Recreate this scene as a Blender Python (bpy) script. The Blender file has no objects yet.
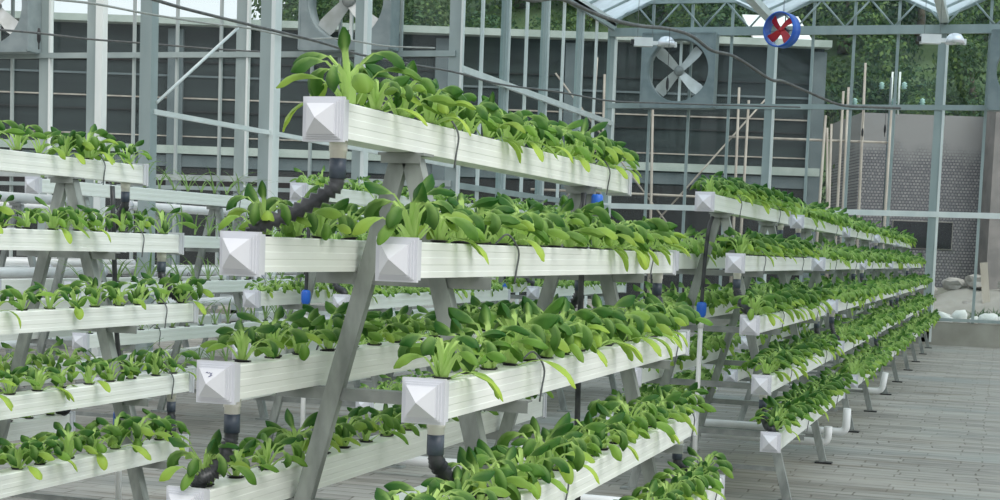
import bpy, math, random
import numpy as np
from mathutils import Vector, Matrix

SC = bpy.context.scene
COL = SC.collection
PI = math.pi
rnd = random.Random(7)

# ------------------------------------------------------------------ materials
def mat(name, base=(.5, .5, .5), rough=.5, metal=0., spec=.5):
    m = bpy.data.materials.new(name)
    m.use_nodes = True
    b = m.node_tree.nodes['Principled BSDF']
    b.inputs['Base Color'].default_value = (*base, 1)
    b.inputs['Roughness'].default_value = rough
    b.inputs['Metallic'].default_value = metal
    b.inputs['Specular IOR Level'].default_value = spec
    return m

def nodes(m):
    nt = m.node_tree
    return nt, nt.nodes['Principled BSDF'], lambda t: nt.nodes.new(t)

def noisy(name, c1, c2, scale=8., rough=.5, metal=0., stretch=(1, 1, 1), detail=4., lo=.35, hi=.65, bump=0.):
    m = mat(name, c1, rough, metal)
    nt, b, N = nodes(m)
    tc = N('ShaderNodeTexCoord'); mp = N('ShaderNodeMapping'); mp.inputs['Scale'].default_value = stretch
    nt.links.new(tc.outputs['Object'], mp.inputs['Vector'])
    no = N('ShaderNodeTexNoise'); no.inputs['Scale'].default_value = scale; no.inputs['Detail'].default_value = detail
    nt.links.new(mp.outputs['Vector'], no.inputs['Vector'])
    r = N('ShaderNodeValToRGB')
    r.color_ramp.elements[0].position = lo; r.color_ramp.elements[1].position = hi
    r.color_ramp.elements[0].color = (*c1, 1); r.color_ramp.elements[1].color = (*c2, 1)
    nt.links.new(no.outputs['Fac'], r.inputs['Fac'])
    nt.links.new(r.outputs['Color'], b.inputs['Base Color'])
    if bump:
        bp = N('ShaderNodeBump'); bp.inputs['Strength'].default_value = bump
        nt.links.new(no.outputs['Fac'], bp.inputs['Height'])
        nt.links.new(bp.outputs['Normal'], b.inputs['Normal'])
    return m

def leafmat(name, dark, light, pale, yellow, trans=.35, rough=.38):
    """leaf colour from the 'tint' attribute: R midrib and stalk paleness, G age (yellow), B upper dark green"""
    m = mat(name, dark, rough, 0., .2)
    nt, b, N = nodes(m)
    at = N('ShaderNodeAttribute'); at.attribute_name = 'tint'
    sp = N('ShaderNodeSeparateColor'); nt.links.new(at.outputs['Color'], sp.inputs['Color'])
    oi = N('ShaderNodeObjectInfo')
    no = N('ShaderNodeTexNoise'); no.inputs['Scale'].default_value = 26.; no.inputs['Detail'].default_value = 3.
    tc = N('ShaderNodeTexCoord'); nt.links.new(tc.outputs['Object'], no.inputs['Vector'])
    def mix(f, a, bb, fac=None):
        x = N('ShaderNodeMix'); x.data_type = 'RGBA'
        if f is not None: nt.links.new(f, x.inputs['Factor'])
        else: x.inputs['Factor'].default_value = fac
        for s, v in (('A', a), ('B', bb)):
            i = [k for k in x.inputs if k.name == s and k.type == 'RGBA'][0]
            if isinstance(v, tuple): i.default_value = (*v, 1)
            else: nt.links.new(v, i)
        return [k for k in x.outputs if k.type == 'RGBA'][0]
    # dark/light from noise + age + per plant variation
    ad = N('ShaderNodeMath'); ad.operation = 'MULTIPLY_ADD'
    nt.links.new(no.outputs['Fac'], ad.inputs[0]); ad.inputs[1].default_value = .5
    ob = N('ShaderNodeMath'); ob.operation = 'MULTIPLY_ADD'
    nt.links.new(oi.outputs['Random'], ob.inputs[0]); ob.inputs[1].default_value = .24; ob.inputs[2].default_value = -.27
    nt.links.new(ob.outputs[0], ad.inputs[2])
    a2 = N('ShaderNodeMath'); a2.operation = 'ADD'; a2.use_clamp = True
    nt.links.new(ad.outputs[0], a2.inputs[0]); nt.links.new(sp.outputs['Blue'], a2.inputs[1])
    c = mix(a2.outputs[0], dark, light)
    c = mix(sp.outputs['Green'], c, yellow)
    c = mix(sp.outputs['Red'], c, pale)
    nt.links.new(c, b.inputs['Base Color'])
    tr = N('ShaderNodeBsdfTranslucent'); nt.links.new(c, tr.inputs['Color'])
    ms = N('ShaderNodeMixShader'); ms.inputs['Fac'].default_value = trans
    nt.links.new(b.outputs[0], ms.inputs[1]); nt.links.new(tr.outputs[0], ms.inputs[2])
    nt.links.new(ms.outputs[0], nt.nodes['Material Output'].inputs['Surface'])
    return m

def glassmat(name, tint, haze, hazecol, refl=.1, through=False):
    m = bpy.data.materials.new(name); m.use_nodes = True
    nt = m.node_tree; nt.nodes.clear(); N = nt.nodes.new
    out = N('ShaderNodeOutputMaterial')
    tp = N('ShaderNodeBsdfTransparent'); tp.inputs['Color'].default_value = (*tint, 1)
    df = N('ShaderNodeBsdfTranslucent' if through else 'ShaderNodeBsdfDiffuse'); df.inputs['Color'].default_value = (*hazecol, 1)
    gl = N('ShaderNodeBsdfGlossy'); gl.inputs['Roughness'].default_value = .03
    no = N('ShaderNodeTexNoise'); no.inputs['Scale'].default_value = 1.3; no.inputs['Detail'].default_value = 6
    tc = N('ShaderNodeTexCoord'); nt.links.new(tc.outputs['Object'], no.inputs['Vector'])
    mu = N('ShaderNodeMath'); mu.operation = 'MULTIPLY'; mu.inputs[1].default_value = haze * 2
    nt.links.new(no.outputs['Fac'], mu.inputs[0])
    m1 = N('ShaderNodeMixShader'); nt.links.new(mu.outputs[0], m1.inputs['Fac'])
    nt.links.new(tp.outputs[0], m1.inputs[1]); nt.links.new(df.outputs[0], m1.inputs[2])
    m2 = N('ShaderNodeMixShader'); m2.inputs['Fac'].default_value = refl
    nt.links.new(m1.outputs[0], m2.inputs[1]); nt.links.new(gl.outputs[0], m2.inputs[2])
    nt.links.new(m2.outputs[0], out.inputs['Surface'])
    return m

M = {}
M['pvc'] = noisy('white_pvc', (.80, .845, .80), (.86, .89, .85), 5., .32, 0., (1, .25, 1))
M['cap'] = noisy('white_cap_plastic', (.59, .61, .66), (.65, .665, .705), 6., .28)
M['pipe'] = noisy('aged_white_pipe', (.70, .68, .60), (.82, .82, .78), 9., .4)
M['pipe_white'] = noisy('white_pipe', (.74, .76, .75), (.82, .83, .83), 6., .35)
M['steel'] = noisy('galvanised_steel', (.20, .22, .21), (.36, .39, .37), 14., .5, .15, (1, 1, .35))
M['steel_dull'] = noisy('dull_steel', (.21, .23, .225), (.32, .34, .33), 10., .55, .15)
M['post'] = noisy('grey_green_post', (.29, .355, .355), (.37, .435, .43), 3., .5, .1, (1, 1, .3))
M['post_light'] = noisy('pale_aluminium', (.70, .75, .74), (.82, .86, .84), 3., .4, .1, (1, 1, .3))
M['mullion'] = noisy('grey_mullion', (.36, .41, .41), (.46, .51, .50), 3., .5, .1, (1, 1, .3))
M['black'] = noisy('black_rubber', (.012, .013, .015), (.035, .037, .04), 12., .42)
M['hose'] = noisy('black_hose', (.015, .018, .022), (.06, .065, .07), 14., .35)
M['coupling'] = noisy('slate_coupling', (.035, .05, .075), (.07, .09, .12), 14., .45)
M['hose_pale'] = noisy('pale_weathered_hose', (.30, .33, .32), (.55, .58, .56), 30., .45)
M['wire'] = mat('grey_tube', (.13, .14, .15), .45)
M['blue'] = noisy('blue_plastic', (.01, .10, .50), (.02, .14, .62), 8., .3)
M['red'] = noisy('red_plastic', (.45, .015, .025), (.58, .03, .04), 8., .35)
M['cup'] = mat('black_net_cup', (.012, .012, .012), .55)
M['fan_grey'] = noisy('grey_fan_casing', (.20, .25, .26), (.27, .32, .33), 4., .5, .1)
M['blade_pale'] = noisy('pale_fan_blade', (.50, .52, .50), (.64, .66, .66), 5., .35, .2)
M['lamp_white'] = noisy('lamp_housing', (.75, .77, .77), (.83, .85, .85), 5., .4)
M['reflector'] = mat('bright_reflector', (.88, .90, .95), .22, .55)
M['concrete'] = noisy('concrete_kerb', (.27, .265, .225), (.37, .365, .32), 2.5, .85, 0., (1, 1, 1), 8., .3, .7, .1)
M['cable'] = noisy('grey_cable', (.10, .10, .10), (.17, .165, .155), 8., .55)
M['cable_pale'] = noisy('pale_cable', (.36, .36, .33), (.45, .45, .42), 8., .55)
M['net_house'] = noisy('dark_net_wall', (.003, .008, .010), (.026, .040, .040), .7, .7, 0., (.35, 1, 5.), 9., .3, .72)
M['net_post'] = noisy('net_house_post', (.105, .135, .145), (.15, .18, .19), 2., .6)
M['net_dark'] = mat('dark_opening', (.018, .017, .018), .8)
M['eave'] = noisy('pale_eave', (.36, .42, .38), (.48, .53, .49), 2., .6)
M['white_sheet'] = noisy('white_roof_sheet', (.74, .80, .78), (.84, .88, .86), 2., .5)
M['bamboo'] = noisy('weathered_pole', (.34, .29, .25), (.50, .45, .39), 6., .7, 0., (1, 1, .2))
M['bag'] = noisy('white_sack', (.66, .66, .62), (.84, .84, .82), 5., .7, 0., (1, 1, 1), 4., .3, .7, .4)
M['rock'] = noisy('rubble_stone', (.26, .24, .22), (.46, .43, .40), 3., .9, 0., (1, 1, 1), 6., .3, .7, .4)
M['plank'] = noisy('pale_plank', (.52, .44, .36), (.66, .58, .50), 6., .7, 0., (1, 1, .2))
M['soil'] = noisy('outside_soil', (.24, .225, .20), (.38, .36, .33), 1.2, .95, 0., (1, 1, 1), 8., .3, .7)
M['hill'] = noisy('green_hillside', (.05, .10, .04), (.17, .25, .11), .35, .95, 0., (1, 1, 1), 9., .3, .7)
M['bark'] = noisy('tree_bark', (.10, .08, .06), (.18, .15, .11), 5., .9)
M['teal'] = mat('teal_insulator', (.38, .60, .56), .25)
M['pink'] = noisy('pinkish_render', (.20, .185, .18), (.29, .262, .252), 2., .85)
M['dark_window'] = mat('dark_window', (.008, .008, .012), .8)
M['pot'] = M['cup']
M['leaf'] = leafmat('pak_choi_leaf', (.026, .118, .018), (.215, .45, .052), (.48, .68, .22), (.46, .63, .10), .38, .46)
M['seedling'] = leafmat('seedling_leaf', (.10, .22, .05), (.24, .40, .10), (.35, .5, .2), (.4, .5, .15), .3)
M['tree'] = leafmat('tree_leaf', (.055, .12, .045), (.19, .30, .10), (.2, .3, .1), (.25, .34, .08), .25, .6)
M['tree_dark'] = leafmat('dark_tree_leaf', (.035, .09, .045), (.12, .21, .085), (.15, .25, .08), (.2, .3, .08), .25, .6)
M['glass'] = glassmat('greenhouse_glass', (.93, .97, .97), .013, (.50, .64, .66), .014)
M['roof_glass'] = glassmat('roof_glass', (.84, .90, .93), .45, (.72, .82, .88), .03, True)
M['ink'] = mat('pen_ink', (.10, .11, .22), .6)

def floor_material():
    m = mat('weathered_paving', (.3, .3, .28), .75)
    nt, b, N = nodes(m)
    tc = N('ShaderNodeTexCoord')
    br = N('ShaderNodeTexBrick'); br.offset = .5
    br.inputs['Scale'].default_value = 1.; br.inputs['Brick Width'].default_value = .44; br.inputs['Row Height'].default_value = .135
    br.inputs['Mortar Size'].default_value = .009; br.inputs['Mortar Smooth'].default_value = .6; br.inputs['Bias'].default_value = 0.
    br.offset = .37; br.squash = 1.3; br.squash_frequency = 3
    br.inputs['Color1'].default_value = (.205, .20, .18, 1); br.inputs['Color2'].default_value = (.325, .32, .29, 1)
    br.inputs['Mortar'].default_value = (.10, .088, .068, 1)
    wob = N('ShaderNodeTexNoise'); wob.inputs['Scale'].default_value = 1.3; wob.inputs['Detail'].default_value = 5.
    nt.links.new(tc.outputs['Object'], wob.inputs['Vector'])
    va = N('ShaderNodeVectorMath'); va.operation = 'MULTIPLY_ADD'; va.inputs[1].default_value = (.16, .12, 0)
    nt.links.new(wob.outputs['Color'], va.inputs[0]); nt.links.new(tc.outputs['Object'], va.inputs[2])
    nt.links.new(va.outputs[0], br.inputs['Vector'])
    def ramp(scale, stretch, lo, hi, detail=6.):
        mp = N('ShaderNodeMapping'); mp.inputs['Scale'].default_value = stretch
        nt.links.new(tc.outputs['Object'], mp.inputs['Vector'])
        n = N('ShaderNodeTexNoise'); n.inputs['Scale'].default_value = scale; n.inputs['Detail'].default_value = detail
        nt.links.new(mp.outputs[0], n.inputs['Vector'])
        r = N('ShaderNodeMapRange'); r.inputs['From Min'].default_value = lo; r.inputs['From Max'].default_value = hi
        nt.links.new(n.outputs['Fac'], r.inputs['Value'])
        return r.outputs[0]
    def mix(f, a, bcol):
        x = N('ShaderNodeMix'); x.data_type = 'RGBA'
        nt.links.new(f, x.inputs['Factor'])
        ia, ib = [k for k in x.inputs if k.type == 'RGBA']
        nt.links.new(a, ia); ib.default_value = (*bcol, 1)
        return [k for k in x.outputs if k.type == 'RGBA'][0]
    c = mix(ramp(9., (.35, 1.8, 1), .42, .95), br.outputs['Color'], (.40, .385, .345))    # worn faces
    c = mix(ramp(1.1, (.35, 1.7, 1), .50, .80), c, (.42, .40, .355))                      # dry dusty bands
    c = mix(ramp(1.5, (.4, 2.6, 1), .56, .80), c, (.165, .135, .10))                      # dirt washed along the joints
    c = mix(ramp(.6, (.7, 1.2, 1), .52, .80), c, (.225, .26, .25))                        # damp patches
    nt.links.new(c, b.inputs['Base Color'])
    bp = N('ShaderNodeBump'); bp.inputs['Strength'].default_value = .35; bp.inputs['Distance'].default_value = .01
    nt.links.new(br.outputs['Fac'], bp.inputs['Height']); bp.invert = True
    nt.links.new(bp.outputs['Normal'], b.inputs['Normal'])
    return m
M['floor'] = floor_material()

def mosaic_material():
    m = mat('grey_block_wall', (.35, .34, .34), .9)
    nt, b, N = nodes(m)
    tc = N('ShaderNodeTexCoord'); sp = N('ShaderNodeSeparateXYZ'); nt.links.new(tc.outputs['Object'], sp.inputs[0])
    cb = N('ShaderNodeCombineXYZ'); nt.links.new(sp.outputs['X'], cb.inputs['X']); nt.links.new(sp.outputs['Z'], cb.inputs['Y'])
    br = N('ShaderNodeTexBrick')
    br.inputs['Scale'].default_value = 1.; br.inputs['Brick Width'].default_value = .10; br.inputs['Row Height'].default_value = .09
    br.inputs['Mortar Size'].default_value = .016; br.inputs['Mortar Smooth'].default_value = .3; br.offset = .5
    br.inputs['Color1'].default_value = (.19, .185, .195, 1); br.inputs['Color2'].default_value = (.30, .285, .285, 1)
    br.inputs['Mortar'].default_value = (.10, .095, .11, 1)
    nt.links.new(cb.outputs[0], br.inputs['Vector'])
    no = N('ShaderNodeTexNoise'); no.inputs['Scale'].default_value = .8; no.inputs['Detail'].default_value = 6
    nt.links.new(tc.outputs['Object'], no.inputs['Vector'])
    # plaster skin over the upper part of the wall
    ad = N('ShaderNodeMath'); ad.operation = 'MULTIPLY_ADD'; ad.inputs[1].default_value = 1.6
    nt.links.new(no.outputs['Fac'], ad.inputs[0]); nt.links.new(sp.outputs['Z'], ad.inputs[2])
    mr = N('ShaderNodeMapRange'); mr.inputs['From Min'].default_value = 5.4; mr.inputs['From Max'].default_value = 5.9
    nt.links.new(ad.outputs[0], mr.inputs['Value'])
    x = N('ShaderNodeMix'); x.data_type = 'RGBA'
    ia, ib = [k for k in x.inputs if k.type == 'RGBA']
    nt.links.new(mr.outputs[0], x.inputs['Factor']); nt.links.new(br.outputs['Color'], ia); ib.default_value = (.285, .275, .275, 1)
    nt.links.new([k for k in x.outputs if k.type == 'RGBA'][0], b.inputs['Base Color'])
    return m
M['mosaic'] = mosaic_material()

# ------------------------------------------------------------------ mesh builder
class MB:
    def __init__(self): self.v, self.f, self.s = [], [], []
    def add(self, vs, fs, smooth=False):
        o = len(self.v); self.v += [tuple(p) for p in vs]
        for f in fs: self.f.append(tuple(i + o for i in f)); self.s.append(smooth)
        return self
    def box(self, c, d, rot=None, taper=1.):
        hx, hy, hz = d[0] / 2, d[1] / 2, d[2] / 2
        P = []
        for z, t in ((-hz, 1.), (hz, taper)):
            for x, y in ((-hx, -hy), (hx, -hy), (hx, hy), (-hx, hy)):
                p = Vector((x * t, y * t, z))
                if rot is not None: p = rot @ p
                P.append(p + Vector(c))
        return self.add(P, [(0, 3, 2, 1), (4, 5, 6, 7), (0, 1, 5, 4), (1, 2, 6, 5), (2, 3, 7, 6), (3, 0, 4, 7)])
    def beam(self, a, b, w, h, up=(0, 1, 0)):
        """box from a to b; w across 'up' x axis, h along 'up'"""
        a, b = Vector(a), Vector(b); d = (b - a); L = d.length; d.normalize()
        u = Vector(up); u = (u - d * u.dot(d)).normalized(); s = d.cross(u)
        P = []
        for p in (a, b):
            for i, j in ((-1, -1), (1, -1), (1, 1), (-1, 1)): P.append(p + s * (i * w / 2) + u * (j * h / 2))
        return self.add(P, [(0, 1, 2, 3), (7, 6, 5, 4), (0, 4, 5, 1), (1, 5, 6, 2), (2, 6, 7, 3), (3, 7, 4, 0)])
    def tube(self, pts, r, n=10, caps=True, smooth=True):
        pts = [Vector(p) for p in pts]
        rr = r if isinstance(r, (list, tuple)) else [r] * len(pts)
        t0 = (pts[1] - pts[0]).normalized()
        ref = Vector((0, 0, 1)) if abs(t0.z) < .9 else Vector((1, 0, 0))
        u = (ref - t0 * ref.dot(t0)).normalized()
        rings = []
        for i, p in enumerate(pts):
            t = (pts[min(i + 1, len(pts) - 1)] - pts[max(i - 1, 0)]).normalized()
            u = (u - t * u.dot(t)).normalized(); w = t.cross(u)
            rings.append([p + (u * math.cos(2 * PI * k / n) + w * math.sin(2 * PI * k / n)) * rr[i] for k in range(n)])
        o = len(self.v)
        vs = [q for R in rings for q in R]; fs = []
        for i in range(len(pts) - 1):
            for k in range(n):
                fs.append((i * n + k, i * n + (k + 1) % n, (i + 1) * n + (k + 1) % n, (i + 1) * n + k))
        self.add(vs, fs, smooth)
        if caps:
            m = (len(pts) - 1) * n
            self.f += [tuple(o + k for k in reversed(range(n))), tuple(o + m + k for k in range(n))]; self.s += [False, False]
        return self
    def lathe(self, prof, c, axis=Vector((0, 0, 1)), n=24, smooth=True):
        """profile of (radius, height along axis)"""
        axis = Vector(axis).normalized(); ref = Vector((0, 0, 1)) if abs(axis.z) < .9 else Vector((1, 0, 0))
        u = (ref - axis * ref.dot(axis)).normalized(); w = axis.cross(u); c = Vector(c)
        vs = [c + axis * h + (u * math.cos(2 * PI * k / n) + w * math.sin(2 * PI * k / n)) * r for r, h in prof for k in range(n)]
        fs = [(i * n + k, i * n + (k + 1) % n, (i + 1) * n + (k + 1) % n, (i + 1) * n + k) for i in range(len(prof) - 1) for k in range(n)]
        return self.add(vs, fs, smooth)
    def extrude_y(self, poly, y0, y1, cx, cz):
        n = len(poly)
        vs = [(cx + x, y0, cz + z) for x, z in poly] + [(cx + x, y1, cz + z) for x, z in poly]
        fs = [(i, (i + 1) % n, n + (i + 1) % n, n + i) for i in range(n)] + [tuple(reversed(range(n))), tuple(range(n, 2 * n))]
        return self.add(vs, fs)
    def mesh(self, name, m):
        me = bpy.data.meshes.new(name)
        me.from_pydata([tuple(p) for p in self.v], [], self.f)
        me.polygons.foreach_set('use_smooth', self.s)
        me.materials.append(m); me.update()
        return me
    def build(self, name, m, parent=None, loc=None):
        o = bpy.data.objects.new(name, self.mesh(name, m)); COL.objects.link(o)
        if loc is not None: o.location = loc
        if parent is not None: o.parent = parent
        return o

def tag(o, label=None, cat=None, group=None, kind=None):
    if label: o['label'] = label
    if cat: o['category'] = cat
    if group: o['group'] = group
    if kind: o['kind'] = kind
    return o
def empty(name, loc, label=None, cat=None, group=None, kind=None, rz=0.):
    o = bpy.data.objects.new(name, None); COL.objects.link(o); o.location = loc; o.rotation_euler = (0, 0, rz)
    return tag(o, label, cat, group, kind)
def curve_pts(ctrl, n=8):
    """Catmull-Rom through the control points"""
    P = [Vector(p) for p in ctrl]; P = [P[0] * 2 - P[1]] + P + [P[-1] * 2 - P[-2]]
    out = []
    for i in range(1, len(P) - 2):
        for k in range(n):
            t = k / n; a, b, c, d = P[i - 1:i + 3]
            out.append(.5 * ((2 * b) + (c - a) * t + (2 * a - 5 * b + 4 * c - d) * t * t + (3 * b - a - 3 * c + d) * t ** 3))
    out.append(P[-2]); return out

# ------------------------------------------------------------------ plants
def leaf_arrays(R, az, e0, bend, pet, blade, wid, r0, age, upper, nl, nw, cup, twist=0., thin=False):
    """one leaf: pale stalk then a spoon-shaped blade that curls over; returns verts, faces, tint"""
    npet = 3 if nl > 4 else 1
    S = [pet * i / npet for i in range(npet)] + [pet + blade * (1 - (1 - i / nl) ** 1.45) for i in range(nl + 1)]
    T = pet + blade
    us = (-1, -.55, -.1, .1, .55, 1) if nw > 3 else (-1, 0, 1)
    vs, ts = [], []
    x = r0; z = 0.; prev = 0.
    for i, s in enumerate(S):
        q = max(0., (s - pet * .6) / (T - pet * .6))
        e = e0 - bend * q ** 1.38
        ds = s - prev; prev = s
        x += math.cos(e) * ds; z += math.sin(e) * ds
        k = (s - pet) / blade
        if k <= 0: w = .0055 + .003 * (1 - s / pet) + .004 * max(0, k + .3)
        elif thin: w = max(.0015, wid * .5 * max(0., 1 - k) ** .6)
        elif k < .58: w = wid * .5 * (.16 + .84 * math.sin(PI / 2 * k / .58))
        else: w = max(.003, wid * .5 * math.sqrt(max(0, 1 - ((k - .58) / .425) ** 2)))
        nx, nz = -math.sin(e), math.cos(e)
        for u in us:
            c = cup * w * (abs(u) ** 1.8) * (1. if k > 0 else -.6)
            lx, lz, ly = x - nx * c, z - nz * c, u * w * (1 - .34 * min(1.3, cup) * u * u if k > 0 else 1)
            rip = (R.random() - .5) * .0035 if k > 0 and abs(u) > .5 else 0
            lx += nx * rip; lz += nz * rip
            ly2 = ly * math.cos(twist * q) ; lz += ly * math.sin(twist * q)
            vs.append((lx * math.cos(az) - ly2 * math.sin(az), lx * math.sin(az) + ly2 * math.cos(az), lz))
            pale = 1. if k <= 0 else max(0, .6 * (1 - k) if abs(u) < .3 else .22 * (1 - k) ** 2)
            ts.append((pale, age * (.35 + .65 * min(1, max(0, k) + abs(u) * .3)), upper, 1))
    m = len(us)
    fs = [(i * m + j, i * m + j + 1, (i + 1) * m + j + 1, (i + 1) * m + j) for i in range(len(S) - 1) for j in range(m - 1)]
    return vs, fs, ts

def plant_arrays(seed, size=1., low=False, sparse=False, hang=0):
    R = random.Random(seed)
    V, F, T = [], [], []
    n_out, n_mid, n_in = (R.randint(4, 5), R.randint(5, 6), R.randint(3, 4))
    if sparse: n_out, n_mid, n_in = 2, R.randint(2, 4), 2
    if low: n_out, n_mid, n_in = 4, 4, 3
    a0 = R.random() * 6.28
    nl, nw = (3, 3) if low else (7, 6)
    L = []
    for i in range(n_out):
        L.append(dict(az=a0 + 6.28 * i / n_out + R.uniform(-.4, .4), e0=R.uniform(.75, 1.1), bend=R.uniform(1.6, 2.5), pet=R.uniform(.065, .09), blade=R.uniform(.088, .116), wid=R.uniform(.045, .060), r0=.012, age=R.choice((.05, .15, .3, .6)), upper=R.uniform(.0, .4), cup=R.uniform(.5, 1.)))
    for i in range(n_mid):
        L.append(dict(az=a0 + .7 + 6.28 * i / n_mid + R.uniform(-.4, .4), e0=R.uniform(1.2, 1.42), bend=R.uniform(2.5, 4.1), pet=R.uniform(.095, .13), blade=R.uniform(.085, .112), wid=R.uniform(.045, .060), r0=.008, age=R.uniform(0, .1), upper=R.uniform(-.25, .15), cup=R.uniform(.8, 1.35)))
    for i in range(n_in):
        L.append(dict(az=a0 + 6.28 * i / n_in + R.uniform(-.6, .6), e0=R.uniform(1.38, 1.54), bend=R.uniform(1.0, 2.8), pet=R.uniform(.09, .12), blade=R.uniform(.068, .092), wid=R.uniform(.038, .052), r0=.004, age=0., upper=R.uniform(-.3, .05), cup=R.uniform(.8, 1.4)))
    for i in range(hang):
        L.append(dict(az=R.uniform(-.8, .8), e0=R.uniform(.2, .55), bend=R.uniform(1.5, 2.1), pet=R.uniform(.045, .065), blade=R.uniform(.10, .135), wid=R.uniform(.040, .055), r0=.012, age=R.choice((.5, .75, .95)), upper=R.uniform(.25, .5), cup=R.uniform(.2, .5)))
    for k in L:
        k['pet'] *= size; k['blade'] *= size; k['wid'] *= size
        if low: k['wid'] *= 1.12
        v, f, t = leaf_arrays(R, nl=nl, nw=nw, twist=R.uniform(-.5, .5), **k)
        o = len(V); V += v; T += t; F += [tuple(i + o for i in q) for q in f]
    return V, F, T

def leaf_mesh(name, V, F, T, m):
    me = bpy.data.meshes.new(name)
    me.from_pydata(V, [], F)
    at = me.attributes.new('tint', 'FLOAT_COLOR', 'POINT')
    at.data.foreach_set('color', np.asarray(T, dtype=np.float32).ravel())
    me.polygons.foreach_set('use_smooth', [True] * len(F))
    me.materials.append(m); me.update()
    return me

def cup_mb():
    b = MB()
    b.lathe([(.004, -.03), (.015, -.03), (.022, .003), (.027, .003), (.027, .0065), (.021, .0065), (.019, .001), (.001, .001)], (0, 0, 0), n=14)
    return b
CUP = cup_mb().mesh('net_cup', M['cup'])
NVAR = 16
FULL = [leaf_mesh('pak_choi_leaves', *plant_arrays(100 + i), M['leaf']) for i in range(NVAR)]
HANG = [leaf_mesh('hanging_pak_choi_leaves', *plant_arrays(200 + i, hang=1 + i % 2), M['leaf']) for i in range(8)]
THIN = [leaf_mesh('young_pak_choi_leaves', *plant_arrays(300 + i, .92, sparse=True, hang=(i % 3 == 0)), M['leaf']) for i in range(8)]
LOW = [tuple(np.array(a) if j != 1 else a for j, a in enumerate(plant_arrays(500 + i, 1.02, low=True, hang=i % 2))) for i in range(10)]

def seedling_arrays(seed):
    R = random.Random(seed); V, F, T = [], [], []
    for i in range(R.randint(4, 6)):
        v, f, t = leaf_arrays(R, R.random() * 6.28, R.uniform(1.1, 1.5), R.uniform(.9, 2.3), .03, R.uniform(.18, .30), R.uniform(.013, .019), .003, R.uniform(0, .2), R.uniform(0, .4), 6, 3, .3, thin=True)
        o = len(V); V += v; T += t; F += [tuple(k + o for k in q) for q in f]
    return V, F, T
SEED = [leaf_mesh('seedling_leaves', *seedling_arrays(40 + i), M['seedling']) for i in range(6)]

ORD = 'first second third fourth fifth sixth seventh eighth ninth tenth eleventh twelfth thirteenth fourteenth fifteenth sixteenth seventeenth eighteenth nineteenth twentieth'.split()
MASS_V, MASS_F, MASS_T = [], [], []
mass_n = [0]
def mass_plant(x, y, z, s, az):
    v, f, t = LOW[rnd.randrange(len(LOW))]
    c, sn = math.cos(az), math.sin(az)
    w = np.empty_like(v); w[:, 0] = x + s * (c * v[:, 0] - sn * v[:, 1]); w[:, 1] = y + s * (sn * v[:, 0] + c * v[:, 1]); w[:, 2] = z + s * v[:, 2]
    tt = t.copy(); tt[:, 2] += rnd.uniform(-.02, .30)
    o = mass_n[0]
    MASS_V.append(w); MASS_T.append(tt); MASS_F.extend(tuple(i + o for i in q) for q in f); mass_n[0] += len(v)
def mass_cup(x, y, z):
    n = 6; o = mass_n[0]
    MASS_V.append(np.array([(x + .026 * math.cos(k * PI / 3), y + .026 * math.sin(k * PI / 3), z + .004) for k in range(n)]))
    MASS_T.append(np.zeros((n, 4))); MASS_F.append(tuple(range(o, o + n))); mass_n[0] += n
n_plants = [0]
def plant(x, y, z, label, group, meshes=None, s=1., az=None, name='pak_choi', cat='plant', leafname='leaves', tilt=.12):
    me = (meshes or FULL)[rnd.randrange(len(meshes or FULL))]
    r = empty(name, (x, y, z), label, cat, group)
    r.rotation_euler = (rnd.uniform(-tilt, tilt), rnd.uniform(-tilt, tilt), rnd.random() * 6.28 if az is None else az)
    o = bpy.data.objects.new(leafname, me); COL.objects.link(o); o.parent = r; o.scale = (s, s, s * rnd.uniform(.92, 1.1)); o.location = (0, 0, -.002)
    c = bpy.data.objects.new('net_cup', CUP); COL.objects.link(c); c.parent = r
    n_plants[0] += 1
    return r

# ------------------------------------------------------------------ racks
TZ = [1.914, 1.544, 1.176, .812, .501]          # trough centre heights, top tier first
TW = [0., .206, .337, .41, .525]                # trough offset from the rack's middle
GW, GH = .102, .098
def trough_poly():
    h, w = GH / 2, GW / 2
    P = [(-w, -h), (w, -h)]
    zs = [-.033, -.031, -.014, -.012, .006, .008, .026, .028]
    for i, z in enumerate(zs): P.append((w - (.0009 if i % 4 in (1, 2) else 0), z))
    P += [(w, h - .004), (w - .004, h), (-w + .004, h), (-w, h - .004)]
    for i, z in enumerate(reversed(zs)): P.append((-w + (.0009 if i % 4 in (1, 2) else 0), z))
    return P
TP = trough_poly()
def cap_mb(sgn):
    """stepped square cap with a pyramid on its face; its outer face looks along sgn*y"""
    b = MB(); y = 0.
    for half, d in ((.0605, .013), (.0525, .007), (.047, .007), (.0415, .007)):
        b.box((0, sgn * (y + d / 2), 0), (2 * half, d, 2 * half)); y += d
    h = .041
    vs = [(-h, sgn * y, -h), (h, sgn * y, -h), (h, sgn * y, h), (-h, sgn * y, h), (0, sgn * (y + .034), 0)]
    fs = [(0, 1, 4), (1, 2, 4), (2, 3, 4), (3, 0, 4)]
    if sgn > 0: fs = [tuple(reversed(f)) for f in fs]
    b.add(vs, fs)
    # sleeve that slips over the trough
    b.box((0, -sgn * .014, 0), (.113, .028, .110))
    return b
CAPS = {s: cap_mb(s).mesh('end_cap', M['cap']) for s in (-1, 1)}

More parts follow.
